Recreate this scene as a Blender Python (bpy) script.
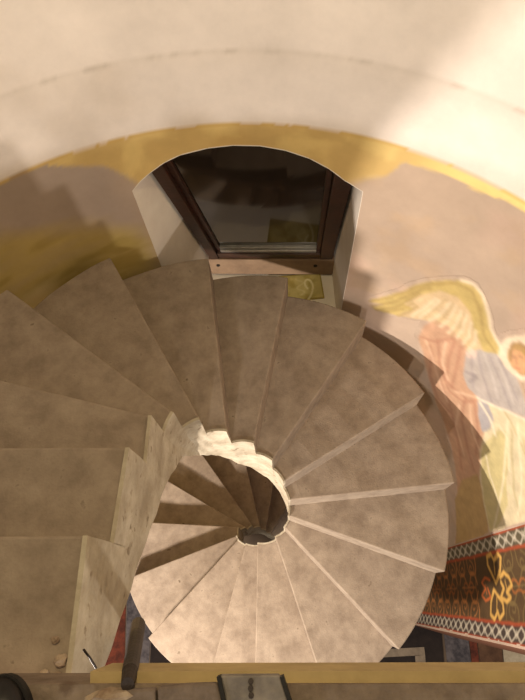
import bpy, bmesh, math, random
import numpy as np
from mathutils import Vector, Matrix
S = bpy.context.scene
for o in list(bpy.data.objects): bpy.data.objects.remove(o)
random.seed(4); RNG = np.random.default_rng(4)

# ------------------------------------------------------------------ camera
cd = bpy.data.cameras.new('camera'); cam = bpy.data.objects.new('camera', cd); S.collection.objects.link(cam)
cd.sensor_fit = 'HORIZONTAL'; cd.sensor_width = 36; cd.lens = 36*541.85/525; cd.clip_start = .02
r_, u_, f_ = Vector((.99427, -.09724, -.04443)), Vector((.10691, .90435, .41319)), Vector((0, .41557, -.90956))
M = Matrix((r_, u_, -f_)).transposed().to_4x4(); M.translation = Vector((.13665, -.45902, 1.1474)); cam.matrix_world = M
S.camera = cam
# ------------------------------------------------------------------ world, lamps, exposure
S.view_settings.view_transform = 'Standard'; S.view_settings.look = 'None'; S.view_settings.gamma = 1
S.view_settings.use_curve_mapping = False; S.view_settings.exposure = 0.25
w = bpy.data.worlds.new('world'); S.world = w; w.use_nodes = True
w.node_tree.nodes['Background'].inputs[0].default_value = (1, .87, .74, 1)
w.node_tree.nodes['Background'].inputs[1].default_value = .2
def lamp(name, loc, power, col, size):
    l = bpy.data.lights.new(name, 'POINT'); l.energy = power; l.color = col; l.shadow_soft_size = size
    o = bpy.data.objects.new(name, l); S.collection.objects.link(o); o.location = loc; return o
lamp('nave_lamp', (.7, -2.7, -.41), 105, (1, .90, .78), .06)
lamp('low_lamp', (-1.5, -1.55, -1.3), 400, (1, .88, .77), .10)
lamp('ceiling_lamp', (.2, .0, 1.7), 50, (1, .79, .44), .05)
lamp('chandelier', (-1.0, -4.6, 1.25), 290, (1, .92, .87), .12)

# ------------------------------------------------------------------ helpers
def link(o): S.collection.objects.link(o)
def lin(c): return tuple(((v/255)/12.92 if v/255 <= .04045 else ((v/255+.055)/1.055)**2.4) for v in c[:3])+(1,)
def empty(name, loc=(0, 0, 0)):
    o = bpy.data.objects.new(name, None); link(o); o.location = loc; o.empty_display_size = .1; return o
def tag(o, label=None, cat=None, group=None, kind=None):
    if label: o['label'] = label
    if cat: o['category'] = cat
    if group: o['group'] = group
    if kind: o['kind'] = kind
    return o
def mesh(name, vs, fs, mat, parent=None, smooth=False, fix=True):
    me = bpy.data.meshes.new(name); me.from_pydata([tuple(map(float, v)) for v in vs], [], [tuple(int(i) for i in f) for f in fs])
    if fix:
        bm = bmesh.new(); bm.from_mesh(me); bmesh.ops.recalc_face_normals(bm, faces=bm.faces); bm.to_mesh(me); bm.free()
    me.materials.append(mat); me.update()
    if smooth: me.shade_smooth()
    o = bpy.data.objects.new(name, me); link(o)
    if parent:
        o.parent = parent
        o.matrix_parent_inverse = world(parent).inverted()
    return o
def world(p):
    m = Matrix.Translation(p.location)
    return world(p.parent) @ p.matrix_parent_inverse @ m if p.parent else m
def prism(poly, z0, z1, extra=None):
    n = len(poly); vs = [(x, y, z1) for x, y in poly]+[(x, y, z0) for x, y in poly]
    return vs, [tuple(range(n)), tuple(range(2*n-1, n-1, -1))]+[(i, (i+1) % n, n+(i+1) % n, n+i) for i in range(n)]
def box(c, s, rz=0):
    ca, sa = math.cos(rz), math.sin(rz)
    p = [(c[0]+ca*x*s[0]/2-sa*y*s[1]/2, c[1]+sa*x*s[0]/2+ca*y*s[1]/2) for x, y in ((-1, -1), (1, -1), (1, 1), (-1, 1))]
    return prism(p, c[2]-s[2]/2, c[2]+s[2]/2)
def bevel(o, w=.004, n=2):
    m = o.modifiers.new('bevel', 'BEVEL'); m.width = w; m.segments = n; m.limit_method = 'ANGLE'; m.angle_limit = .6; return o
def join(parts):
    vs, fs = [], []
    for v, f in parts:
        k = len(vs); vs += list(v); fs += [tuple(i+k for i in q) for q in f]
    return vs, fs
def mat(name, col, col2=None, scale=6, rough=.85, bump=.15, bscale=40, attr=None, metal=0, contrast=(.35, .7), spec=.3, stains=None):
    m = bpy.data.materials.new(name); m.use_nodes = True; nt = m.node_tree; N = nt.nodes; L = nt.links; b = N['Principled BSDF']
    b.inputs['Roughness'].default_value = rough; b.inputs['Metallic'].default_value = metal; b.inputs['Specular IOR Level'].default_value = spec
    tc = N.new('ShaderNodeTexCoord'); nz = N.new('ShaderNodeTexNoise'); nz.inputs['Scale'].default_value = scale; nz.inputs['Detail'].default_value = 6; nz.inputs['Roughness'].default_value = .65
    L.new(tc.outputs['Object'], nz.inputs['Vector'])
    cr = N.new('ShaderNodeValToRGB'); cr.color_ramp.elements[0].position, cr.color_ramp.elements[1].position = contrast
    L.new(nz.outputs['Fac'], cr.inputs[0])
    if attr:
        a = N.new('ShaderNodeVertexColor'); a.layer_name = attr
        cr.color_ramp.elements[0].color = (.86, .85, .84, 1); cr.color_ramp.elements[1].color = (1.06, 1.05, 1.04, 1)
        mx = N.new('ShaderNodeMix'); mx.data_type = 'RGBA'; mx.blend_type = 'MULTIPLY'; mx.inputs[0].default_value = 1
        L.new(a.outputs[0], mx.inputs[6]); L.new(cr.outputs[0], mx.inputs[7]); out = mx.outputs[2]
    else:
        cr.color_ramp.elements[0].color = lin(col); cr.color_ramp.elements[1].color = lin(col2 or col); out = cr.outputs[0]
    if stains:
        n2 = N.new('ShaderNodeTexNoise'); n2.inputs['Scale'].default_value = stains[1]; n2.inputs['Detail'].default_value = 8; L.new(tc.outputs['Object'], n2.inputs['Vector'])
        c2 = N.new('ShaderNodeValToRGB'); c2.color_ramp.elements[0].position = stains[2]; c2.color_ramp.elements[1].position = stains[2]+.08
        c2.color_ramp.elements[0].color = (0, 0, 0, 1); c2.color_ramp.elements[1].color = (1, 1, 1, 1); L.new(n2.outputs['Fac'], c2.inputs[0])
        m2 = N.new('ShaderNodeMix'); m2.data_type = 'RGBA'; L.new(c2.outputs[0], m2.inputs[0]); L.new(out, m2.inputs[6]); m2.inputs[7].default_value = lin(stains[0]); out = m2.outputs[2]
    L.new(out, b.inputs['Base Color'])
    if bump:
        nb = N.new('ShaderNodeTexNoise'); nb.inputs['Scale'].default_value = bscale; nb.inputs['Detail'].default_value = 5; L.new(tc.outputs['Object'], nb.inputs['Vector'])
        bp = N.new('ShaderNodeBump'); bp.inputs['Strength'].default_value = bump; bp.inputs['Distance'].default_value = .01
        L.new(nb.outputs['Fac'], bp.inputs['Height']); L.new(bp.outputs[0], b.inputs['Normal'])
    return m
TREAD = mat('tread_concrete', (126, 111, 96), (154, 139, 122), 13, .85, .16, 150, contrast=(.32, .68), stains=((104, 90, 74), 26, .68))
TREADY = TREAD
SOFF = mat('soffit_plaster', (150, 132, 106), (168, 150, 124), 5, .9, .2, 30)
STRING = mat('stringer_plaster', (150, 138, 118), (190, 180, 160), 9, .85, .7, 26, stains=((132, 118, 98), 30, .62))
WALLM = mat('fresco_plaster', None, None, 3.0, .8, .12, 30, attr='Col')
MURAL = mat('mural_paint', None, None, 14, .75, .1, 60, attr='Col')
JAMB = mat('jamb_plaster', (214, 204, 192), (228, 220, 208), 4, .85, .15, 30)
WOOD = mat('dark_wood', (38, 18, 11), (62, 32, 20), 9, .45, .1, 60, spec=.5)
RAIL = mat('brown_wood', (122, 100, 80), (146, 122, 98), 8, .7, .1, 60)
STEEL = mat('steel', (150, 146, 142), (170, 166, 160), 20, .35, .05, 60, metal=.8)
YELLOW = mat('yellow_board', (150, 130, 90), (178, 156, 110), 6, .7, .15, 50)
LEDGE = mat('ledge_concrete', (98, 84, 72), (138, 122, 106), 11, .9, .5, 45, stains=((96, 80, 66), 16, .62))
PLATE = mat('plate_steel', (104, 98, 94), (140, 132, 124), 18, .6, .2, 60, metal=.3)
BLACK = mat('black_leather', (14, 12, 12), (22, 19, 18), 10, .5, .1, 80)
IRON = mat('iron', (48, 42, 40), (70, 60, 54), 14, .6, .3, 60, metal=.4)

# ------------------------------------------------------------------ curved fresco wall
WX, WY, RW = -.03, -.312, 1.345
def cyl(s, z, r=RW):
    a = s/RW; return (WX+r*math.cos(a), WY+r*math.sin(a), z)
D = math.pi/180
def inpoly(P, poly):
    x, y = P[:, 0], P[:, 1]; c = np.zeros(len(P), bool); n = len(poly)
    for i in range(n):
        (x1, y1), (x2, y2) = poly[i], poly[(i+1) % n]
        if y1 == y2: continue
        k = ((y1 > y) != (y2 > y)) & (x < (x2-x1)*(y-y1)/(y2-y1)+x1); c ^= k
    return c
def dseg(P, line):
    d = np.full(len(P), 9.)
    for (x1, y1), (x2, y2) in zip(line, line[1:]):
        vx, vy = x2-x1, y2-y1; t = np.clip(((P[:, 0]-x1)*vx+(P[:, 1]-y1)*vy)/(vx*vx+vy*vy+1e-9), 0, 1)
        d = np.minimum(d, np.hypot(P[:, 0]-x1-t*vx, P[:, 1]-y1-t*vy))
    return d
def L3(c): return np.array(lin(c)[:3])
def mixc(C, c, a):
    a = np.clip(a, 0, 1)[:, None]; return C*(1-a)+L3(c)*a
def sstep(e0, e1, x):
    t = np.clip((x-e0)/(e1-e0), 0, 1); return t*t*(3-2*t)
def fbm(P, f, seed=0):                       # smooth value noise
    r = np.random.default_rng(seed); out = np.zeros(len(P)); amp = 1; tot = 0
    for o in range(4):
        T = r.random((64, 64)); q = P*f*2**o; i = np.floor(q).astype(int); t = q-i; t = t*t*(3-2*t)
        a = T[i[:, 0] % 64, i[:, 1] % 64]; b = T[(i[:, 0]+1) % 64, i[:, 1] % 64]; c = T[i[:, 0] % 64, (i[:, 1]+1) % 64]; d = T[(i[:, 0]+1) % 64, (i[:, 1]+1) % 64]
        out += amp*((a*(1-t[:, 0])+b*t[:, 0])*(1-t[:, 1])+(c*(1-t[:, 0])+d*t[:, 0])*t[:, 1]); tot += amp; amp *= .5
    return out/tot
def paint(me, C):
    ca = me.color_attributes.new('Col', 'FLOAT_COLOR', 'POINT')
    ca.data.foreach_set('color', np.c_[C, np.ones(len(C))].astype(np.float32).ravel())
ZG = -.22
def wallcolor(P):
    s, z = P[:, 0], P[:, 1]; a = s/RW/D
    n1 = fbm(P, 3, 1); n2 = fbm(P, 9, 2); n3 = fbm(P*np.array([1, 4]), 4, 3)
    C = np.tile(L3((226, 216, 207)), (len(P), 1))
    C = mixc(C, (206, 192, 176), sstep(.5, .75, n1)*.5)
    # hairline scratches along the old joint in the upper plaster
    line = np.abs(z-(.055+.03*(n2-.5))); C = mixc(C, (170, 158, 144), (1-sstep(.002, .012, line))*(.25+.75*sstep(.5, .7, fbm(P, 22, 12)))*.45)
    C = mixc(C, (190, 176, 158), (1-sstep(0, .10, np.where(z < .055, .055-z, 9)))*.14)
    low = z < ZG+.012*(n2-.5)
    B = np.tile(L3((180, 160, 142)), (len(P), 1))
    B = mixc(B, (192, 165, 148), sstep(.45, .7, n1)*.7)
    B = mixc(B, (186, 160, 132), sstep(.5, .8, n2)*.5)
    # left part: cooler grey plaster that turns to streaky olive yellow lower down
    lf = sstep(98, 106, a)
    B = mixc(B, (166, 150, 138), lf*.9)
    zo = np.interp(a, [102, 122, 130], [-.66, -.38, -.34]); ol = lf*sstep(0.03, -.12, z-zo+(n3-.5)*.14)
    B = mixc(B, (186, 164, 88), ol*(.55+.5*n3)); B = mixc(B, (156, 136, 76), ol*sstep(.5, .7, n3)*.6)
    B = mixc(B, (214, 196, 150), lf*sstep(-.72, -.8, z)*sstep(118, 124, a)*.8)
    # gold frieze above the niche, thinning out to a line at its right end
    gw = np.interp(a, [44, 52, 58, 60.5, 66, 72, 98, 101, 104, 109, 112, 160], [.035, .045, .05, .16, .24, .3, .30, .20, .09, .05, .012, .006])
    g = 1-sstep(gw*.8, gw*1.1, (ZG-z)+(n2-.5)*.05)
    B = mixc(B, (202, 172, 108), g*.95); B = mixc(B, (222, 196, 128), g*sstep(.5, .72, n2)*.7); B = mixc(B, (176, 136, 66), g*sstep(.55, .8, n1)*.2)
    B = mixc(B, (246, 226, 150), g*(1-sstep(50, 60, a))*.6)
    C[low] = B[low]
    C = mixc(C, (196, 160, 90), (1-sstep(.004, .01, np.abs(z-ZG)))*.5)
    return C
A_L, A_N0, A_N1, A_R = 158, 101.4, 63.2, -21.2
ARCH = [(101.4, -.47), (99.6, -.43), (97.7, -.40), (95.2, -.365), (92.4, -.34), (88, -.322), (84, -.315), (79.9, -.318), (76, -.333), (72.2, -.36), (69, -.397), (66.4, -.44), (64.6, -.46), (63.2, -.475)]
ZT, ZB, ZS = 1.15, -4.7, -1.60
def archz(a): return float(np.interp(-a, [-p[0] for p in ARCH], [p[1] for p in ARCH]))
def wall():
    vs, fs = [], []
    def patch(a0, a1, zf0, zf1, na, nz):
        k = len(vs)
        for i in range(na+1):
            a = a0+(a1-a0)*i/na; z0, z1 = zf0(a), zf1(a)
            for j in range(nz+1): vs.append((a*D*RW, z0+(z1-z0)*j/nz))
        for i in range(na):
            for j in range(nz):
                q = k+i*(nz+1)+j; fs.append((q, q+1, q+nz+2, q+nz+1))
    ci = lambda v: (lambda a: v)
    patch(A_L, A_N0, ci(ZB), ci(-1.2), 40, 80); patch(A_L, A_N0, ci(-1.2), ci(ZG), 100, 76); patch(A_L, A_N0, ci(ZG), ci(ZT), 100, 90)
    patch(A_N0, A_N1, archz, ci(ZG), 76, 16); patch(A_N0, A_N1, ci(ZG), ci(ZT), 76, 90); patch(A_N0, A_N1, ci(ZB), ci(ZS), 20, 40)
    patch(A_N1, A_R, ci(ZB), ci(-1.2), 90, 160); patch(A_N1, A_R, ci(-1.2), ci(ZG), 140, 76); patch(A_N1, A_R, ci(ZG), ci(ZT), 140, 90)
    P = np.array(vs); C = wallcolor(P); n = len(vs)
    V = [cyl(s, z) for s, z in vs]
    # outer shell and end faces give the wall its thickness
    k = len(V); ex = []
    for i in range(61):
        a = A_L+(A_R-A_L)*i/60
        for z in (ZB, ZT): V.append(cyl(a*D*RW, z, RW+.45)); ex.append((a*D*RW, z))
    for i in range(60): q = k+2*i; fs.append((q, q+2, q+3, q+1))
    for a in (A_L, A_R):
        k = len(V)
        for z, r in ((ZB, RW), (ZT, RW), (ZT, RW+.45), (ZB, RW+.45)): V.append(cyl(a*D*RW, z, r)); ex.append((a*D*RW, z))
        fs.append((k, k+1, k+2, k+3))
    k = len(V)
    for i in range(61):
        a = A_L+(A_R-A_L)*i/60
        for r in (RW, RW+.45): V.append(cyl(a*D*RW, ZT, r)); ex.append((a*D*RW, ZT))
    for i in range(60): q = k+2*i; fs.append((q, q+2, q+3, q+1))
    C = np.vstack([C, np.tile(L3((110, 70, 50)), (len(ex), 1))])
    o = mesh('wall_back', V, fs, WALLM, smooth=False, fix=False); paint(o.data, C); tag(o, kind='structure')
wall()

# ------------------------------------------------------------------ window niche
BL, BR = (-0.111, 1.348, -1.440), (0.596, 1.257, -1.440)
def niche():
    vs, fs = [], []
    e0, e1 = cyl(A_N0*D*RW, 0), cyl(A_N1*D*RW, 0); back = max(BL[1], BR[1])+.12
    def bx(p, q):                                   # continue the jamb line from the wall edge through the frame corner
        t = (back-p[1])/(q[1]-p[1]); return p[0]+t*(q[0]-p[0])
    xl, xr = bx(e0, BL), bx(e1, BR)
    k = 0; n = len(ARCH)
    pts = [(A_N0, ZS)]+ARCH+[(A_N1, ZS)]
    for a, z in pts:
        f = (A_N0-a)/(A_N0-A_N1); x, y, _ = cyl(a*D*RW, z); vs += [(x, y, z), (xl+(xr-xl)*f, back, z)]
    for i in range(len(pts)-1): fs.append((2*i, 2*i+1, 2*i+3, 2*i+2))
    o = mesh('trim_1', vs, fs, JAMB, fix=False); m = o.modifiers.new('t', 'SOLIDIFY'); m.thickness = .004; m.offset = 0
    tag(o, kind='structure')
    # sill of the niche
    ring = [cyl((A_N0+(A_N1-A_N0)*i/20)*D*RW, 0)[:2] for i in range(21)]+[(xr, back), (xl, back)]
    v, f = prism(ring, ZS-.06, ZS); o = mesh('trim_2', v, f, mat('sill_white', (240, 232, 220), (248, 242, 232), 5, .8, .1, 40)); tag(o, kind='structure')
    # back of niche behind the window (dark outside)
    v, f = box(((xl+xr)/2, back+.03, (ZS-.3)/2-.1), (abs(xr-xl)+.3, .04, 1.5)); o = mesh('trim_3', v, f, mat('night_dark', (16, 12, 10), (22, 17, 14), 3, .6, 0)); tag(o, kind='structure')
    return e0, e1
E0, E1 = niche()
def window():
    win = empty('window_1', ((BL[0]+BR[0])/2, BL[1], -1.5)); tag(win, kind='structure')
    # frame leans in a little at the top; corners bl, br, tl, tr of the outer outline
    def jx(side, y):
        e, b = (E0, BL) if side < 0 else (E1, BR); t = (y-e[1])/(b[1]-e[1]); return e[0]+t*(b[0]-e[0])-side*.012
    zb = -1.415; zt = -.34; lean = .25
    yl, yr = BL[1], BR[1]; bl, br = Vector((jx(-1, yl), yl, zb)), Vector((jx(1, yr), yr, zb)); tl, tr = Vector((jx(-1, yl-lean), yl-lean, zt)), Vector((jx(1, yr-lean), yr-lean, zt))
    nrm = (br-bl).cross(tl-bl).normalized()
    if nrm.y > 0: nrm = -nrm
    def q(u, v): return bl*(1-u)*(1-v)+br*u*(1-v)+tl*(1-u)*v+tr*u*v
    def slab(name, u0, u1, v0, v1, d0, d1, m, parent=win, taper=0):
        c = [q(u0, v0), q(u1, v0), q(u1, v1), q(u0, v1)]
        vs = [p+nrm*d1 for p in c]+[p+nrm*d0 for p in c]
        return mesh(name, vs, [(0, 1, 2, 3), (7, 6, 5, 4)]+[(i, (i+1) % 4, 4+(i+1) % 4, 4+i) for i in range(4)], m, parent)
    bevel(slab('window_frame', 0, .075, 0, 1, -.02, .035, WOOD)); bevel(slab('window_frame', .90, 1, 0, 1, -.02, .035, WOOD))
    bevel(slab('window_frame', .075, .90, 0, .06, -.02, .03, WOOD))
    bevel(slab('inner_sash', .075, .11, .06, 1, -.02, .01, WOOD)); bevel(slab('inner_sash', .865, .90, .06, 1, -.02, .01, WOOD))
    bevel(slab('metal_strip', .11, .865, .062, .085, -.01, .022, STEEL), .003); bevel(slab('metal_strip', .11, .865, .095, .103, -.01, .012, STEEL), .002)
    g = bpy.data.materials.new('dark_glass'); g.use_nodes = True; b = g.node_tree.nodes['Principled BSDF']
    b.inputs['Base Color'].default_value = (.012, .008, .006, 1); b.inputs['Roughness'].default_value = .08; b.inputs['Specular IOR Level'].default_value = .7
    slab('pane', .10, .87, .07, 1, -.012, -.004, g)
    v, f = box(((bl.x+br.x)/2, (bl.y+br.y)/2-.012, -1.50), ((br.x-bl.x)+.03, .05, .15), math.atan2(br.y-bl.y, br.x-bl.x)); sill = bevel(mesh('window_sill', v, f, RAIL, win))
    for px in (.05, .86):
        x = bl.x+(br.x-bl.x)*px; YB = bl.y+(br.y-bl.y)*px; vs, fs = [], []
        for i in range(10): vs.append((x+.011*math.cos(i*.628), YB-.041, -1.48+.011*math.sin(i*.628)))
        for i in range(10): vs.append((x+.011*math.cos(i*.628), YB-.03, -1.48+.011*math.sin(i*.628)))
        fs = [tuple(range(10)), tuple(range(19, 9, -1))]+[(i, (i+1) % 10, 10+(i+1) % 10, 10+i) for i in range(10)]
        mesh('screw', vs, fs, BLACK, sill)
window()
# painted panel lying on the niche sill
def sillpanel():
    x0, x1, y0, y1 = .20, .525, 1.08, 1.255; n = 60
    P = np.array([(x0+(x1-x0)*i/n, y0+(y1-y0)*j/n) for i in range(n+1) for j in range(n+1)])
    C = np.tile(L3((206, 192, 124)), (len(P), 1)); nn = fbm(P, 20, 7); C = mixc(C, (176, 158, 84), sstep(.4, .7, nn)*.8)
    C = mixc(C, (160, 142, 74), (np.minimum(np.minimum(P[:, 0]-x0, x1-P[:, 0]), np.minimum(P[:, 1]-y0, y1-P[:, 1])) < .008)*.8)
    cx, cy = .455, 1.185
    sp = [(cx-.03*math.cos(t)-.002*t*t, cy+.035*math.sin(t)-.004*t*t) for t in np.linspace(-1, 4.4, 26)]
    C = mixc(C, (232, 222, 170), 1-sstep(.004, .008, dseg(P, sp)))
    sp = [(cx-.06+.02*math.sin(t*3), cy-.07+.03*t) for t in np.linspace(0, 3.6, 16)]; C = mixc(C, (220, 208, 150), (1-sstep(.003, .008, dseg(P, sp)))*.7)
    vs = [(x, y, ZS+.012) for x, y in P]; fs = [(i*(n+1)+j, (i+1)*(n+1)+j, (i+1)*(n+1)+j+1, i*(n+1)+j+1) for i in range(n) for j in range(n)]
    k = len(vs); vs += [(x, y, ZS+.0005) for x, y in ((x0, y0), (x1, y0), (x1, y1), (x0, y1))]
    c = [0, n*(n+1), n*(n+1)+n, n]; fs += [(k, k+3, k+2, k+1)]+[(c[i], k+i, k+(i+1) % 4, c[(i+1) % 4]) for i in range(4)]
    o = mesh('painted_panel', vs, fs, MURAL, fix=False); paint(o.data, np.vstack([C, np.tile(L3((170, 150, 90)), (4, 1))]))
    tag(o, 'small olive painted panel with a pale curl on the white niche sill under the window', 'painting')
sillpanel()

# ------------------------------------------------------------------ murals: painted in wall coordinates (arc length, height)
def mural_parts(root, s0, s1, z0, z1, step, layers, strokes, off=.0007, fade=.25, blur=3, grow=4):
    """layers: (part or None, polygon, colour); strokes: (polyline, width, colour, strength)"""
    ns, nz = int((s1-s0)/step), int((z1-z0)/step)
    S_, Z_ = np.meshgrid(np.linspace(s0, s1, ns+1), np.linspace(z0, z1, nz+1), indexing='ij'); P = np.c_[S_.ravel(), Z_.ravel()]
    wob = np.c_[fbm(P, 14, 5)-.5, fbm(P, 14, 6)-.5]*.012; Q = P+wob
    C0 = wallcolor(P); C = C0.copy(); ID = np.full(len(P), -1); names = []
    for name, poly, col in layers:
        m = inpoly(Q, poly); C[m] = L3(col)
        if name:
            if name not in names: names.append(name)
            ID[m] = names.index(name)
    for line, wd, col, k in strokes:
        C = mixc(C, col, (1-sstep(wd*.4, wd, dseg(Q, line)))*k)
    C = C0*fade+C*(1-fade); C = C*(1+(fbm(P*np.array([1, .5]), 30, 9)-.5)[:, None]*.22)
    G = C.reshape(ns+1, nz+1, 3).copy()                        # soften the paint edges
    for _ in range(blur): G[1:-1, 1:-1] = (G[1:-1, 1:-1]*2+G[2:, 1:-1]+G[:-2, 1:-1]+G[1:-1, 2:]+G[1:-1, :-2])/6
    C = G.reshape(-1, 3)
    base = np.array([(i*(nz+1)+j, i*(nz+1)+j+1, (i+1)*(nz+1)+j+1, (i+1)*(nz+1)+j) for i in range(ns) for j in range(nz)])
    I2 = ID.reshape(ns+1, nz+1)
    for _ in range(grow):
        J = I2.copy()
        for sl, sr in (((slice(1, None), slice(None)), (slice(None, -1), slice(None))), ((slice(None, -1), slice(None)), (slice(1, None), slice(None))), ((slice(None), slice(1, None)), (slice(None), slice(None, -1))), ((slice(None), slice(None, -1)), (slice(None), slice(1, None)))):
            m = (J[sl] < 0) & (I2[sr] >= 0); J[sl] = np.where(m, I2[sr], J[sl])
        I2 = J
    ID = I2.reshape(-1)
    fid = ID[base[:, 0]]
    for t, nm in enumerate(names):
        F = base[fid == t]
        if not len(F): continue
        used = np.unique(F); mp = np.full(len(P), -1); mp[used] = np.arange(len(used))
        me = bpy.data.meshes.new(nm); V = [cyl(s, z, RW-off) for s, z in P[used]]
        me.from_pydata(V, [], [tuple(map(int, mp[f])) for f in F]); me.materials.append(MURAL); paint(me, C[used]); me.update()
        o = bpy.data.objects.new(nm, me); link(o)
        o.parent = root; o.matrix_parent_inverse = Matrix.Translation(-root.location)
        mo = o.modifiers.new('t', 'SOLIDIFY'); mo.thickness = .0004; mo.offset = 1
def angel():
    root = empty('angel_mural', cyl(22*D*RW, -2.2)); tag(root, 'painted angel with golden wing, haloed head and pale robes on the curved wall', 'mural')
    LY = [
     ('wing', [(1.344, -1.190), (1.284, -1.114), (1.228, -1.030), (1.180, -0.935), (1.131, -0.858), (1.071, -0.786), (1.000, -0.720), (0.948, -0.710), (0.899, -0.752), (0.850, -0.812), (0.806, -0.881), (0.722, -0.936), (0.710, -0.996), (0.766, -1.075), (0.829, -1.117), (0.914, -1.119), (0.987, -1.116), (1.050, -1.124), (1.114, -1.167), (1.188, -1.225), (1.269, -1.260), (1.337, -1.276), (1.277, -1.185), (1.350, -1.224)], (190, 168, 90)),
     ('wing', [(1.192, -1.108), (1.139, -0.984), (1.072, -0.866), (0.993, -0.839), (0.920, -0.878), (0.865, -0.968), (0.776, -1.051), (0.829, -1.117), (0.914, -1.119), (0.997, -1.119), (1.058, -1.133), (1.140, -1.196), (1.201, -1.217), (1.140, -1.105)], (208, 182, 138)),
     ('pink_robe', [(1.060, -1.319), (1.064, -1.192), (1.028, -1.087), (0.968, -1.071), (0.895, -1.092), (0.829, -1.117), (0.784, -1.296), (0.709, -1.385), (0.630, -1.376), (0.515, -1.515), (0.437, -1.748), (0.342, -1.973), (0.178, -2.096), (0.067, -2.199), (0.061, -2.570), (0.061, -2.869), (0.308, -2.465), (0.461, -2.228), (0.664, -1.960), (0.811, -1.796), (0.931, -1.589)], (192, 148, 116)),
     ('pink_robe', [(0.317, -2.519), (0.395, -2.228), (0.374, -1.956), (0.239, -2.052), (0.068, -2.163), (0.057, -2.532), (0.059, -2.846)], (178, 148, 88)),
     ('white_robe', [(0.669, -1.412), (0.598, -1.327), (0.514, -1.224), (0.418, -1.121), (0.329, -1.074), (0.234, -1.224), (0.109, -1.382), (0.068, -1.655), (0.067, -1.897), (0.067, -2.147), (0.216, -2.084), (0.351, -1.959), (0.469, -1.756), (0.545, -1.518)], (216, 204, 166)),
     ('white_robe', [(0.479, -1.705), (0.491, -1.443), (0.457, -1.369), (0.379, -1.465), (0.278, -1.661), (0.167, -1.767), (0.080, -2.020), (0.082, -2.133), (0.239, -2.052), (0.383, -1.889)], (198, 187, 128)),
     ('blue_robe', [(0.833, -1.168), (0.802, -1.072), (0.748, -1.012), (0.697, -0.963), (0.636, -0.983), (0.550, -1.049), (0.449, -1.127), (0.517, -1.219), (0.598, -1.327), (0.666, -1.389), (0.729, -1.400), (0.789, -1.332)], (174, 168, 164)),
     ('blue_robe', [(0.669, -1.382), (0.610, -1.358), (0.545, -1.401), (0.515, -1.515), (0.532, -1.605), (0.606, -1.518)], (158, 158, 164)),
     ('halo', [(0.721, -0.996), (0.741, -0.929), (0.741, -0.862), (0.722, -0.794), (0.691, -0.736), (0.655, -0.709), (0.608, -0.730), (0.561, -0.807), (0.555, -0.899), (0.585, -0.988), (0.642, -1.017), (0.684, -1.013)], (236, 218, 190)),
     ('head', [(0.702, -0.920), (0.711, -0.868), (0.699, -0.819), (0.669, -0.796), (0.633, -0.804), (0.593, -0.854), (0.584, -0.929), (0.608, -0.969), (0.653, -0.973), (0.683, -0.958)], (176, 138, 66)),
     ('head', [(0.691, -0.920), (0.687, -0.874), (0.668, -0.849), (0.638, -0.853), (0.606, -0.890), (0.603, -0.947), (0.625, -0.971), (0.661, -0.968)], (214, 160, 108)),
     ('hand', [(0.838, -1.154), (0.825, -1.099), (0.796, -1.085), (0.794, -1.147), (0.815, -1.184)], (214, 190, 176)),
    ]
    ST = []
    st = lambda l, w_, c, k=.8: ST.append((l, w_, c, k))
    W_ = (226, 210, 176); OL = (150, 126, 50)
    st([(1.010, -0.731), (0.964, -0.705), (0.913, -0.729), (0.860, -0.800), (0.806, -0.881), (0.741, -0.929), (0.705, -0.947)], .013, (244, 228, 200), .8)
    for l in ([(1.351, -1.215), (1.256, -1.100), (1.183, -0.964), (1.113, -0.857), (1.030, -0.767), (0.957, -0.750), (0.891, -0.823), (0.820, -0.948), (0.741, -0.990)], [(1.335, -1.253), (1.239, -1.133), (1.175, -1.000), (1.113, -0.890)], [(1.310, -1.275), (1.222, -1.166), (1.173, -1.053), (1.142, -0.969)], [(1.264, -1.256), (1.192, -1.157), (1.151, -1.059)], [(1.197, -1.234), (1.152, -1.147), (1.129, -1.065)]): st(l, .012, OL, .7)
    for l in ([(1.097, -1.148), (1.068, -1.019), (1.053, -0.930)], [(1.050, -1.124), (1.021, -1.003), (1.012, -0.902)], [(0.997, -1.119), (0.978, -1.007), (0.984, -0.896)], [(0.952, -1.121), (0.939, -1.013), (0.955, -0.905)], [(0.911, -1.126), (0.904, -1.023), (0.929, -0.908)], [(0.871, -1.129), (0.868, -1.031), (0.894, -0.933)], [(0.836, -1.129), (0.830, -1.044), (0.858, -0.958)], [(1.133, -1.178), (1.100, -1.054), (1.072, -0.933)]): st(l, .010, W_, .75)
    for l in ([(1.077, -1.125), (1.051, -0.990), (1.032, -0.899)], [(1.019, -1.117), (1.002, -0.998), (0.999, -0.896)], [(0.934, -1.127), (0.924, -1.012), (0.940, -0.904)], [(0.855, -1.126), (0.850, -1.035), (0.878, -0.948)]): st(l, .008, (168, 146, 96), .6)
    BR_ = (160, 100, 72)
    for l in ([(1.053, -1.299), (0.979, -1.255), (0.914, -1.119)], [(0.996, -1.315), (0.929, -1.462), (0.815, -1.610), (0.717, -1.719)], [(0.975, -1.228), (0.904, -1.420), (0.806, -1.517), (0.705, -1.493)], [(0.909, -1.133), (0.885, -1.325), (0.837, -1.505)], [(0.871, -1.129), (0.827, -1.350), (0.789, -1.526)], [(0.971, -1.362), (0.919, -1.583), (0.815, -1.738), (0.718, -1.756)], [(0.876, -1.466), (0.785, -1.577), (0.699, -1.541), (0.656, -1.410)], [(0.705, -1.493), (0.644, -1.708), (0.507, -1.894), (0.403, -1.978)], [(0.710, -1.737), (0.583, -1.926), (0.441, -2.141)], [(0.663, -1.457), (0.552, -1.629), (0.461, -1.839)]): st(l, .013, BR_, .6)
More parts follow.
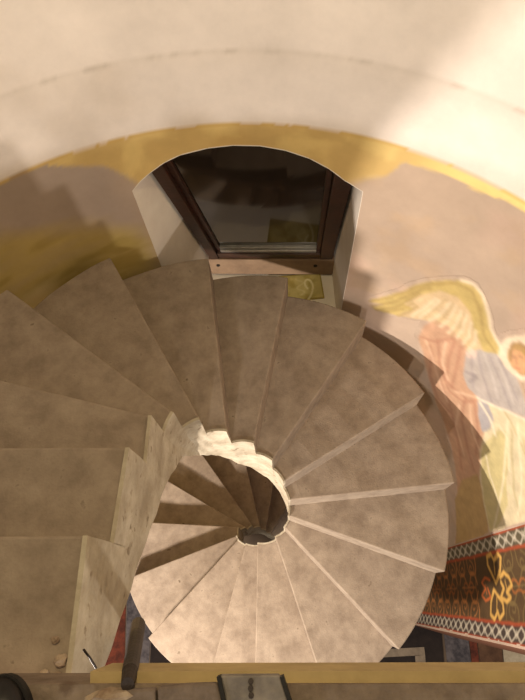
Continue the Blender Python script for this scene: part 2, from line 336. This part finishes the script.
    for l in ([(1.025, -1.296), (0.961, -1.397), (0.850, -1.588), (0.760, -1.684)], [(0.939, -1.198), (0.904, -1.381), (0.829, -1.490)], [(0.761, -1.527), (0.717, -1.462), (0.663, -1.396)], [(0.704, -1.601), (0.648, -1.813), (0.500, -1.985)], [(0.671, -1.506), (0.572, -1.689), (0.461, -1.771)]): st(l, .011, (232, 196, 164), .6)
    for l in ([(0.791, -1.097), (0.728, -1.190), (0.655, -1.266), (0.604, -1.314)], [(0.746, -1.041), (0.668, -1.106), (0.585, -1.170), (0.521, -1.213)], [(0.704, -1.008), (0.630, -1.061), (0.536, -1.117)], [(0.807, -1.146), (0.762, -1.256), (0.708, -1.355)]): st(l, .010, (138, 134, 142), .6)
    for l in ([(0.771, -1.063), (0.690, -1.138), (0.599, -1.245)], [(0.722, -1.019), (0.648, -1.075), (0.534, -1.166)]): st(l, .009, (206, 200, 196), .6)
    st([(0.784, -1.296), (0.737, -1.256), (0.740, -1.341)], .016, (128, 124, 132), .7)
    st([(0.663, -1.396), (0.595, -1.334), (0.511, -1.230), (0.418, -1.121)], .010, (246, 238, 214), .9); st([(0.643, -1.408), (0.557, -1.435), (0.475, -1.499)], .014, (246, 236, 208), .8)
    for l in ([(0.533, -1.277), (0.436, -1.303), (0.301, -1.355)], [(0.453, -1.325), (0.363, -1.463), (0.220, -1.626), (0.104, -1.673)], [(0.486, -1.426), (0.439, -1.649), (0.374, -1.852)], [(0.389, -1.281), (0.267, -1.375), (0.151, -1.505)]): st(l, .012, (168, 158, 104), .6)
    for l in ([(0.498, -1.300), (0.396, -1.491), (0.244, -1.761), (0.085, -2.064)], [(0.455, -1.250), (0.344, -1.391), (0.205, -1.542), (0.107, -1.695)], [(0.503, -1.395), (0.428, -1.415), (0.312, -1.575)], [(0.431, -1.726), (0.337, -1.814), (0.209, -1.865)]): st(l, .011, (240, 230, 196), .7)
    st([(0.708, -0.843), (0.693, -0.905), (0.672, -0.947)], .008, (130, 92, 40), .7); st([(0.693, -0.810), (0.651, -0.810), (0.606, -0.860)], .012, (150, 112, 50), .7)
    st([(0.674, -0.920), (0.668, -0.899)], .005, (110, 64, 40), .9); st([(0.660, -0.884), (0.646, -0.868)], .005, (110, 64, 40), .9); st([(0.663, -0.899), (0.650, -0.935), (0.641, -0.929)], .004, (160, 100, 66), .8); st([(0.639, -0.956), (0.625, -0.939)], .005, (176, 84, 66), .9)
    mural_parts(root, 2.8*D*RW, 58*D*RW, -2.95, -.5, .006, LY, ST)
angel()
def ornament():
    root = empty('ornamental_border', cyl(-9*D*RW, -3.0)); tag(root, 'dark painted ornamental band with lattice edges and a gold four-leaf motif on the curved wall', 'mural')
    a = [2.4, -1.5, -16.7, -20.7]; s = [v*D*RW for v in a]; z0, z1 = -4.65, -1.2
    def rect(x0, x1): return [(x0, z0-.1), (x1, z0-.1), (x1, z1+.1), (x0, z1+.1)]
    LY = [('lattice_band', rect(s[1], s[0]), (92, 84, 66)), ('central_field', rect(s[2], s[1]), (86, 66, 42)), ('lattice_band', rect(s[3], s[2]), (70, 60, 54))]
    ST = []
    st = lambda l, w_, c, k=.85: ST.append((l, w_, c, k))
    for b0, b1 in ((s[1], s[0]), (s[3], s[2])):
        p = .12; z = z0
        while z < z1:
            for q in (0,):
                st([(b0+.012, z), (b1-.012, z+p)], .006, (206, 196, 176), .9); st([(b1-.012, z), (b0+.012, z+p)], .006, (206, 196, 176), .9)
                m = (b0+b1)/2; st([(m-.018, z+p/2), (m, z+p/2+.022), (m+.018, z+p/2), (m, z+p/2-.022), (m-.018, z+p/2)], .005, (190, 180, 160), .8)
            z += p
        for b in (b0, b1): st([(b, z0-.1), (b, z1+.1)], .012, (164, 74, 44), .9)
    c = (s[1]+s[2])/2; hw = (s[1]-s[2])/2
    # repeated dim scroll work
    z = z1-.3
    cz = [(-0.219, -2.312)][0]
    for k in range(-4, 8):
        zc = cz[1]-.42*k
        if k == 0: continue
        SC = (176, 116, 66) if k > 0 else (120, 100, 62)
        for sx in (-1, 1):
            for sz in (-1, 1):
                st([(c+sx*(hw*.95-hw*.55*math.sin(t)), zc+sz*(.2-.17*t/3.14+.03*math.sin(2*t))) for t in np.linspace(0, 3.14, 14)], .008, SC, .75)
                st([(c+sx*(hw*.62+(.05-.006*t)*math.cos(t)), zc+sz*(.10+(.07-.008*t)*math.sin(t))) for t in np.linspace(0, 7.5, 22)], .007, SC, .8)
                st([(c+sx*(.02+.07*math.sin(t)), zc+sz*(.03+.05*t)) for t in np.linspace(0, 3.14, 12)], .008, SC, .8)
        st([(c+.05*math.cos(t)*abs(math.sin(t))**.5, zc+.10*math.sin(t)) for t in np.linspace(0, 6.28, 24)], .009, (158, 96, 50), .85)
        st([(c-hw, zc+.21), (c, zc+.15), (c+hw, zc+.21)], .006, SC, .7); st([(c, zc-.14), (c, zc+.14)], .007, SC, .7)
    G1 = (208, 164, 88); G2 = (190, 100, 50)
    st([(-0.194, -2.221), (-0.096, -2.308), (-0.052, -2.297), (-0.041, -2.220), (-0.075, -2.193), (-0.048, -2.111), (-0.071, -2.079), (-0.130, -2.129), (-0.194, -2.221)], .016, G1, 1); st([(-0.080, -2.196), (-0.147, -2.217)], .008, G1, .9)
    st([(-0.230, -2.265), (-0.292, -2.329), (-0.355, -2.334), (-0.378, -2.269), (-0.342, -2.220), (-0.376, -2.190), (-0.344, -2.129), (-0.295, -2.139), (-0.230, -2.265)], .016, G1, 1); st([(-0.271, -2.227), (-0.337, -2.236)], .008, G1, .9)
    st([(-0.165, -2.145), (-0.142, -2.074), (-0.169, -2.013), (-0.208, -1.986), (-0.241, -2.067), (-0.265, -2.017), (-0.290, -2.079), (-0.266, -2.163), (-0.221, -2.106), (-0.191, -2.140)], .016, G1, 1); st([(-0.182, -2.077), (-0.222, -2.062)], .007, G1, .8)
    st([(-0.176, -2.314), (-0.158, -2.393), (-0.189, -2.462), (-0.223, -2.400), (-0.255, -2.482), (-0.288, -2.415), (-0.266, -2.325), (-0.223, -2.365)], .010, G2, 1); st([(-0.201, -2.393), (-0.250, -2.390)], .006, G2, .8)
    mural_parts(root, s[3]+.001, s[0], z0, z1, .006, LY, ST, fade=0, blur=1, grow=0)
ornament()

# ------------------------------------------------------------------ ground floor far below and its rugs
v, f = prism([(-7, -8), (9, -8), (9, 6), (-7, 6)], -4.8, -4.7); tag(mesh('floor', v, f, mat('stone_floor', (70, 56, 44), (96, 80, 62), 2, .6, .1, 20)), kind='structure')

# ------------------------------------------------------------------ spiral staircase
H = .1801
IN = [(-.287, -.56), (-.264, -.307), (-.229, -.082), (-.213, .058), (-.180, .125), (-.117, .153), (-.035, .150), (.06, .140), (.13, .10), (.174, .035), (.192, -.027), (.182, -.079), (.153, -.114), (.093, -.143), (-.02, -.150), (-.105, -.130), (-.168, -.082), (-.191, -.037)]
OUT = [(-1.28, -.45), (-1.28, -.21), (-1.25, .035), (-1.09, .375)]+[(-0.779, 0.670), (-0.455, 0.893), (-0.064, 0.961), (0.296, 0.928), (0.667, 0.738), (0.921, 0.393), (1.018, -0.030), (0.921, -0.426), (0.657, -0.757), (0.281, -0.960), (-0.116, -0.993), (-0.403, -0.915), (-0.781, -0.612), (-0.974, -0.242)]
a16 = math.atan2(OUT[-1][1], OUT[-1][0])
WELL = [(-.186, .044), (-.145, .060), (-.099, .091), (-.042, .097), (0, .08), (.035, .07), (.06, .045), (.075, .01), (.07, -.025)]
for k in range(17, 26):
    a = a16-(k-16)*.4114; OUT.append((math.cos(a), math.sin(a))); IN.append(WELL[k-17])
# index: node n = k+1 is the front edge of step k
def arc(p, q, n):
    r0, r1 = math.hypot(*p), math.hypot(*q); a0, a1 = math.atan2(p[1], p[0]), math.atan2(q[1], q[0])
    while a1 > a0: a1 -= 2*math.pi
    return [((r0+(r1-r0)*i/n)*math.cos(a0+(a1-a0)*i/n), (r0+(r1-r0)*i/n)*math.sin(a0+(a1-a0)*i/n)) for i in range(n+1)]
def innerspan(k, n):
    p, q = IN[k], IN[k+1]
    if k < 3: return [(p[0]+(q[0]-p[0])*i/n, p[1]+(q[1]-p[1])*i/n) for i in range(n+1)]
    return arc(p, q, n)
def outerspan(k, n):
    p, q = OUT[k], OUT[k+1]
    if k < 3: return [(p[0]+(q[0]-p[0])*i/n, p[1]+(q[1]-p[1])*i/n) for i in range(n+1)]
    return arc(p, q, n)
NZ = len(OUT)-1
stairs = empty('spiral_staircase', (0, 0, -4.7)); tag(stairs, 'worn concrete spiral staircase winding clockwise down around an open central well', 'staircase')
def smoothjit(x, y): return .0025*math.sin(9*x+4)*math.cos(7*y)+.0015*math.sin(23*x+17*y)
for k in range(NZ):
    z = -H*k; nr, na = 14, 8
    inn, out = innerspan(k, na), outerspan(k, na)
    # tuck the rear edge a little under the step above
    def col(i): return inn[i], out[i]
    def back(p, d): return p
    vs, fs = [], []
    fx = OUT[k][0]-IN[k][0]; fy = OUT[k][1]-IN[k][1]; l = math.hypot(fx, fy); tx, ty = -fy/l, fx/l     # counter-clockwise normal
    cols = []
    for i in range(na+1):
        a, b = col(i)
        if i == 0 and k > 0: a = (a[0]-(-ty if 0 else 0), a[1]); 
        cols.append((a, b))
    if k > 0:
        d = .025; a, b = cols[0]; ux, uy = fy/l, -fx/l                    # towards the step above is opposite to the descent
        mx, my = cols[-1][1][0]-b[0], cols[-1][1][1]-b[1]
        if ux*mx+uy*my > 0: ux, uy = -ux, -uy
        cols.insert(0, ((a[0]+ux*d, a[1]+uy*d), (b[0]*.995+ux*d, b[1]*.995+uy*d)))
    nc = len(cols)
    for lev in (0, 1):
        for a, b in cols:
            for j in range(nr+1):
                t = j/nr; x, y = a[0]+(b[0]-a[0])*t, a[1]+(b[1]-a[1])*t
                vs.append((x, y, z+smoothjit(x, y+k) if lev == 0 else z-.235))
    n1 = nc*(nr+1); g = lambda i, j, L_: L_*n1+i*(nr+1)+j
    for i in range(nc-1):
        for j in range(nr):
            fs.append((g(i, j, 0), g(i, j+1, 0), g(i+1, j+1, 0), g(i+1, j, 0))); fs.append((g(i, j, 1), g(i+1, j, 1), g(i+1, j+1, 1), g(i, j+1, 1)))
        for j in (0, nr): fs.append((g(i, j, 0), g(i+1, j, 0), g(i+1, j, 1), g(i, j, 1)))
    for j in range(nr):
        for i in (0, nc-1): fs.append((g(i, j, 0), g(i, j+1, 0), g(i, j+1, 1), g(i, j, 1)))
    o = mesh('step', vs, fs, TREAD, stairs); bevel(o, .006, 2)
ZBI = [-.19, -.44, -.62, -.86, -1.12, -1.26, -1.45, -1.67, -1.84]
def zbi(n): return ZBI[n] if n < len(ZBI) else -n*H-.41
def zbo(n): return -n*H-.30
def slab():
    vs, fs = [], []; sec = []
    for k in range(NZ):
        m = 6; inn, out = innerspan(k, m), outerspan(k, m)
        for i in range(m if k < NZ-1 else m+1):
            t = i/m; a, b = inn[i], out[i]; b = (b[0]*.985, b[1]*.985)
            sec.append((a, b, -(k+t)*H-.05, zbi(k)*(1-t)+zbi(k+1)*t, zbo(k)*(1-t)+zbo(k+1)*t))
    for a, b, zt, z0, z1 in sec: vs += [(a[0], a[1], zt), (b[0], b[1], zt), (b[0], b[1], z1), (a[0], a[1], z0)]
    for i in range(len(sec)-1):
        q = 4*i
        for j in range(4): fs.append((q+j, q+(j+1) % 4, q+4+(j+1) % 4, q+4+j))
    fs += [(0, 1, 2, 3), tuple(4*(len(sec)-1)+j for j in (3, 2, 1, 0))]
    mesh('soffit', vs, fs, SOFF, stairs)
slab()
def stringer():
    vs, fs = [], []; ring = []
    nv = 14
    for k in range(NZ):
        m = 8; inn = innerspan(k, m)
        for i in range(m+1):
            t = i/m; p = inn[i]; q0 = inn[max(i-1, 0)]; q1 = inn[min(i+1, m)]
            dx, dy = q1[0]-q0[0], q1[1]-q0[1]; l = math.hypot(dx, dy); nx, ny = dy/l, -dx/l
            if k < 2: nx, ny = 1, -.1
            zt = -k*H+.006; zb = zbi(k)*(1-t)+zbi(k+1)*t-.01
            row = []
            for j in range(nv+1):
                z = zt+(zb-zt)*j/nv; lump = .006*math.sin(21*z+7*(k+t))*math.sin(5*(k+t)+5*z)+.002*math.sin(30*z+11*(k+t)); th = .007+.5*lump*(.6 if j else .2)
                row.append((p[0]+nx*th, p[1]+ny*th, z+(.006*math.sin(37*(k+t)) if j == nv else 0)))
            row2 = [(p[0]-nx*.003, p[1]-ny*.003, r[2]) for r in row]
            ring.append(row+row2[::-1])
    n = len(ring[0])
    for r in ring: vs += r
    for i in range(len(ring)-1):
        for j in range(n): q = i*n; fs.append((q+j, q+(j+1) % n, q+n+(j+1) % n, q+n+j))
    fs += [tuple(range(n)), tuple(range((len(ring))*n-1, (len(ring)-1)*n-1, -1))]
    so = mesh('inner_stringer', vs, fs, STRING, stairs); so.data.shade_smooth(); so.data.set_sharp_from_angle(angle=.7)
stringer()

# ------------------------------------------------------------------ landing at the top
def ly(x, d=0): return -.570-.0915*(x+.0)-d
LX0, LX1 = -1.5, 1.7
v, f = prism([(LX0, ly(LX0)), (LX1, ly(LX1)), (LX1, -1.75), (LX0, -1.75)], .04, .18)
o = mesh('floor_landing', v, f, LEDGE); tag(o, kind='structure')
xs = -.19
v, f = prism([(xs, ly(xs, -.016)), (LX1, ly(LX1, -.016)), (LX1, ly(LX1)), (xs, ly(xs))], .045, .165)
o = mesh('trim_4', v, f, YELLOW); tag(o, kind='structure')
# steel plate screwed to the ledge
def flatpoly(pts, z0, z1): return prism([(p[0], p[1]) for p in pts], z0, z1)
plate = empty('base_plate', (0.062, -0.582, 0.185)); tag(plate, 'dark grey steel plate with three screw holes on the landing edge', 'plate')
v, f = flatpoly([(0.020, -0.557, 0.200), (0.110, -0.565, 0.200), (.165, -.78, 0), (.06, -.77, 0)], .181, .2); bevel(mesh('plate', v, f, PLATE, plate), .003)
for q in ((0.066, -0.569, 0.200), (0.065, -0.578, 0.200), (0.065, -0.587, 0.200)):
    vs = [(q[0]+.0042*math.cos(i*.785), q[1]+.0042*math.sin(i*.785), z) for z in (.1995, .2035) for i in range(8)]
    mesh('screw', vs, [tuple(range(7, -1, -1)), tuple(range(8, 16))]+[(i, (i+1) % 8, 8+(i+1) % 8, 8+i) for i in range(8)], IRON, plate)
for a, b in (((0.018, -0.558, 0.200), (.058, -.78)), ((0.113, -0.567, 0.200), (.168, -.79))):
    v, f = box(((a[0]+b[0])/2, (a[1]+b[1])/2, .193), (.006, math.hypot(b[0]-a[0], b[1]-a[1]), .024), math.atan2(b[1]-a[1], b[0]-a[0])-math.pi/2); mesh('dark_slit', v, f, BLACK, plate)  # black strips stand in for the dark of the gaps beside the plate
# broken stone slab pieces and loose plaster on the ledge
def chunk(c, r, m, name, seed, flat=.6):
    R = random.Random(seed); bm = bmesh.new(); bmesh.ops.create_icosphere(bm, subdivisions=2, radius=1)
    for v in bm.verts:
        k = 1+R.uniform(-.22, .22); v.co = Vector((c[0]+v.co.x*r[0]*k, c[1]+v.co.y*r[1]*k, c[2]+max(v.co.z, -.7)*r[2]*k))
    me = bpy.data.meshes.new(name); bm.to_mesh(me); bm.free(); me.materials.append(m); o = bpy.data.objects.new(name, me); link(o); return o
RUB = mat('rubble', (120, 100, 82), (170, 152, 130), 30, .9, .4, 60)
def slabpiece(pts, z, m, label, group=None):
    v, f = flatpoly(pts, .181, z); return tag(bevel(mesh('stone_slab', v, f, m), .004), label, 'slab', group)
GREY = mat('grey_slab', (92, 80, 72), (122, 108, 98), 22, .85, .4, 50)
slabpiece([(-0.076, -0.564, 0.200), (-0.032, -0.564, 0.200), (0.015, -0.567, 0.200), (.055, -.74, 0), (-.07, -.73, 0)], .2, GREY, 'dark grey broken slab on the landing ledge left of the steel plate')
slabpiece([(-0.169, -0.562, 0.200), (-0.129, -0.563, 0.200), (-0.079, -0.565, 0.200), (-.075, -.73, 0), (-.2, -.72, 0)], .2, GREY, 'dark grey broken slab in the ledge corner beside the iron bar')
tag(chunk((-.150, -.572, .192), (.035, .012, .016), RUB, 'plaster_lump', 3), 'long pale plaster lump on the ledge right of the iron bar foot', 'plaster')
for i, (x, y, r, lb) in enumerate([(-.300, -.525, .013, 'largest crumbled plaster lump on the top step next to the leaning nail'), (-.328, -.545, .010, 'small crumbled plaster lump leftmost on the top step against the landing'), (-.302, -.550, .009, 'small plaster crumb on the top step between the nail and the landing edge'), (-.312, -.49, .008, 'tiny plaster crumb on the top step farthest from the landing')]):
    tag(chunk((x, y, .007), (r, r*.8, r*.8), RUB, 'plaster_lump', 10+i), lb, 'plaster', 'crumbled plaster on the top step')
# iron bar
def tube(name, pts, r, m, label=None, cat=None, n=12, parent=None):
    vs, fs = [], []
    for i, p in enumerate(pts):
        p = Vector(p); d = (Vector(pts[min(i+1, len(pts)-1)])-Vector(pts[max(i-1, 0)])).normalized(); a = d.cross(Vector((1, .2, 0))).normalized(); b = d.cross(a)
        for k in range(n): t = 2*math.pi*k/n; vs.append(p+(a*math.cos(t)+b*math.sin(t))*(r[i] if isinstance(r, list) else r))
    for i in range(len(pts)-1):
        for k in range(n): fs.append((i*n+k, i*n+(k+1) % n, (i+1)*n+(k+1) % n, (i+1)*n+k))
    fs += [tuple(range(n-1, -1, -1)), tuple(range((len(pts)-1)*n, len(pts)*n))]
    o = mesh(name, vs, fs, m, parent); tag(o, label, cat); return o
tube('iron_bar', [(-0.121, -0.556, 0.200), (-0.128, -0.544, 0.160), (-0.190, -0.528, -0.100), (-0.283, -0.490, -0.500)], [.010, .013, .016, .02], IRON, 'dark rusty iron bar reaching over the left end of the yellow edge board', 'bar')
tube('steel_nail', [(-0.238, -0.510, 0.060), (-0.235, -0.525, 0.035), (-0.232, -0.544, 0.008)], .0022, IRON, 'thin dark nail leaning on crumbled plaster beside the top step', 'nail')
# shoe toe at the left corner
def shoe():
    root = empty('shoe', (-.318, -.66, .18)); tag(root, 'black rounded shoe toe on the landing in the lower left corner', 'shoe')
    cx, y1 = -.318, -.528
    def outline(y):        # half width along the shoe
        t = (y1-y)/.29; return .048*math.sqrt(max(0, 1-(1-min(t/.28, 1))**2))*(1-.18*math.sin(max(0, t-.3)*3.2))
    ys = [y1-.0005-.29*(i/24)**1.4 for i in range(25)]; vs, fs = [], []; n = 12
    for i, y in enumerate(ys):
        wd = outline(y)+.001; hh = .035+.05*min(1, max(0, (y1-y-.08)/.15)); hh *= min(1, math.sqrt((y1-y)/.03)+.05)
        for k in range(n+1): t = math.pi*k/n; vs.append((cx+wd*math.cos(t), y, .195+hh*math.sin(t)**.7))
    for i in range(24):
        for k in range(n): q = i*(n+1)+k; fs.append((q, q+1, q+n+2, q+n+1))
    fs += [tuple(range(n+1)), tuple(range(24*(n+1)+n, 24*(n+1)-1, -1))]+[(i*(n+1), (i+1)*(n+1), (i+1)*(n+1)+n, i*(n+1)+n) for i in range(24)]
    mesh('upper', vs, fs, BLACK, root, smooth=True)
    p = [(cx+outline(y)*1.06+.002, y+.003) for y in ys]+[(cx-outline(y)*1.06-.002, y+.003) for y in ys[::-1]]
    v, f = prism(p, .1805, .197); mesh('sole', v, f, mat('rubber', (20, 18, 17), (30, 27, 25), 10, .7, .1), root)
shoe()
# rugs on the floor far below
def rug(pts, m, label, z=.012, parts=()):
    v, f = prism([(p[0], p[1]) for p in pts], -4.699, -4.7+z); o = mesh('rug', v, f, m); return tag(o, label, 'rug')
RD = mat('rug_dark', (26, 20, 18), (40, 32, 28), 8, .95, .2, 80); RB = mat('rug_bluegrey', (56, 52, 54), (88, 82, 82), 14, .95, .2, 80, contrast=(.4, .6))
RR = mat('rug_red', (66, 32, 22), (100, 48, 32), 12, .95, .2, 80, contrast=(.4, .6)); RG = mat('rug_border', (104, 92, 78), (130, 116, 98), 12, .95, .2, 80); RC = mat('rug_cream', (150, 136, 112), (186, 172, 146), 12, .95, .2, 80)
RO = mat('rug_brown', (70, 48, 34), (98, 70, 50), 12, .95, .2, 80)
rug([(0.724, -0.551, -4.700), (1.550, -0.788, -4.700), (1.459, -1.449, -4.700), (0.589, -1.369, -4.700)], RD, 'black rug with grey square border on the floor below')
v, f = join([prism([(p[0], p[1]) for p in q], -4.689, -4.684) for q in ([(0.839, -0.990, -4.690), (1.344, -1.013, -4.690), (1.339, -1.079, -4.690), (0.828, -1.055, -4.690)], [(1.247, -1.070, -4.690), (1.339, -1.079, -4.690), (1.288, -1.432, -4.690), (1.198, -1.423, -4.690)])])
b = mesh('border', v, f, RG); ro = [o for o in bpy.data.objects if o.name == 'rug'][0]; b.parent = ro
rug([(1.569, -0.790, -4.700), (1.786, -0.845, -4.700), (1.708, -1.471, -4.700), (1.495, -1.452, -4.700)], RB, 'blue-grey runner rug on the floor below between black rug and red strip')
rug([(1.795, -0.846, -4.700), (1.856, -0.869, -4.700), (1.788, -1.479, -4.700), (1.717, -1.472, -4.700)], RR, 'narrow red rug strip on the floor below right of the blue-grey runner')
rug([(1.866, -0.870, -4.700), (2.084, -0.942, -4.700), (1.983, -1.497, -4.700), (1.797, -1.480, -4.700)], RO, 'dark brown rug on the floor below beside the cream rug')
rug([(2.094, -0.943, -4.700), (2.474, -1.063, -4.700), (2.327, -1.528, -4.700), (1.992, -1.497, -4.700)], RC, 'cream rug on the floor below at the foot of the painted wall')
rug([(-1.898, 0.078, -4.700), (-1.466, 0.035, -4.700), (-1.485, -1.180, -4.700), (-1.850, -1.147, -4.700)], RR, 'red-brown rug on the floor below the left stair flight')
rug([(-1.455, 0.034, -4.700), (-1.179, 0.006, -4.700), (-1.271, -1.200, -4.700), (-1.476, -1.181, -4.700)], RB, 'blue-grey rug on the floor below beside the red-brown rug')
rug([(-1.169, 0.005, -4.700), (-0.316, -0.081, -4.700), (-0.413, -1.278, -4.700), (-1.262, -1.201, -4.700)], RD, 'black rug on the floor below the lowest bright steps')
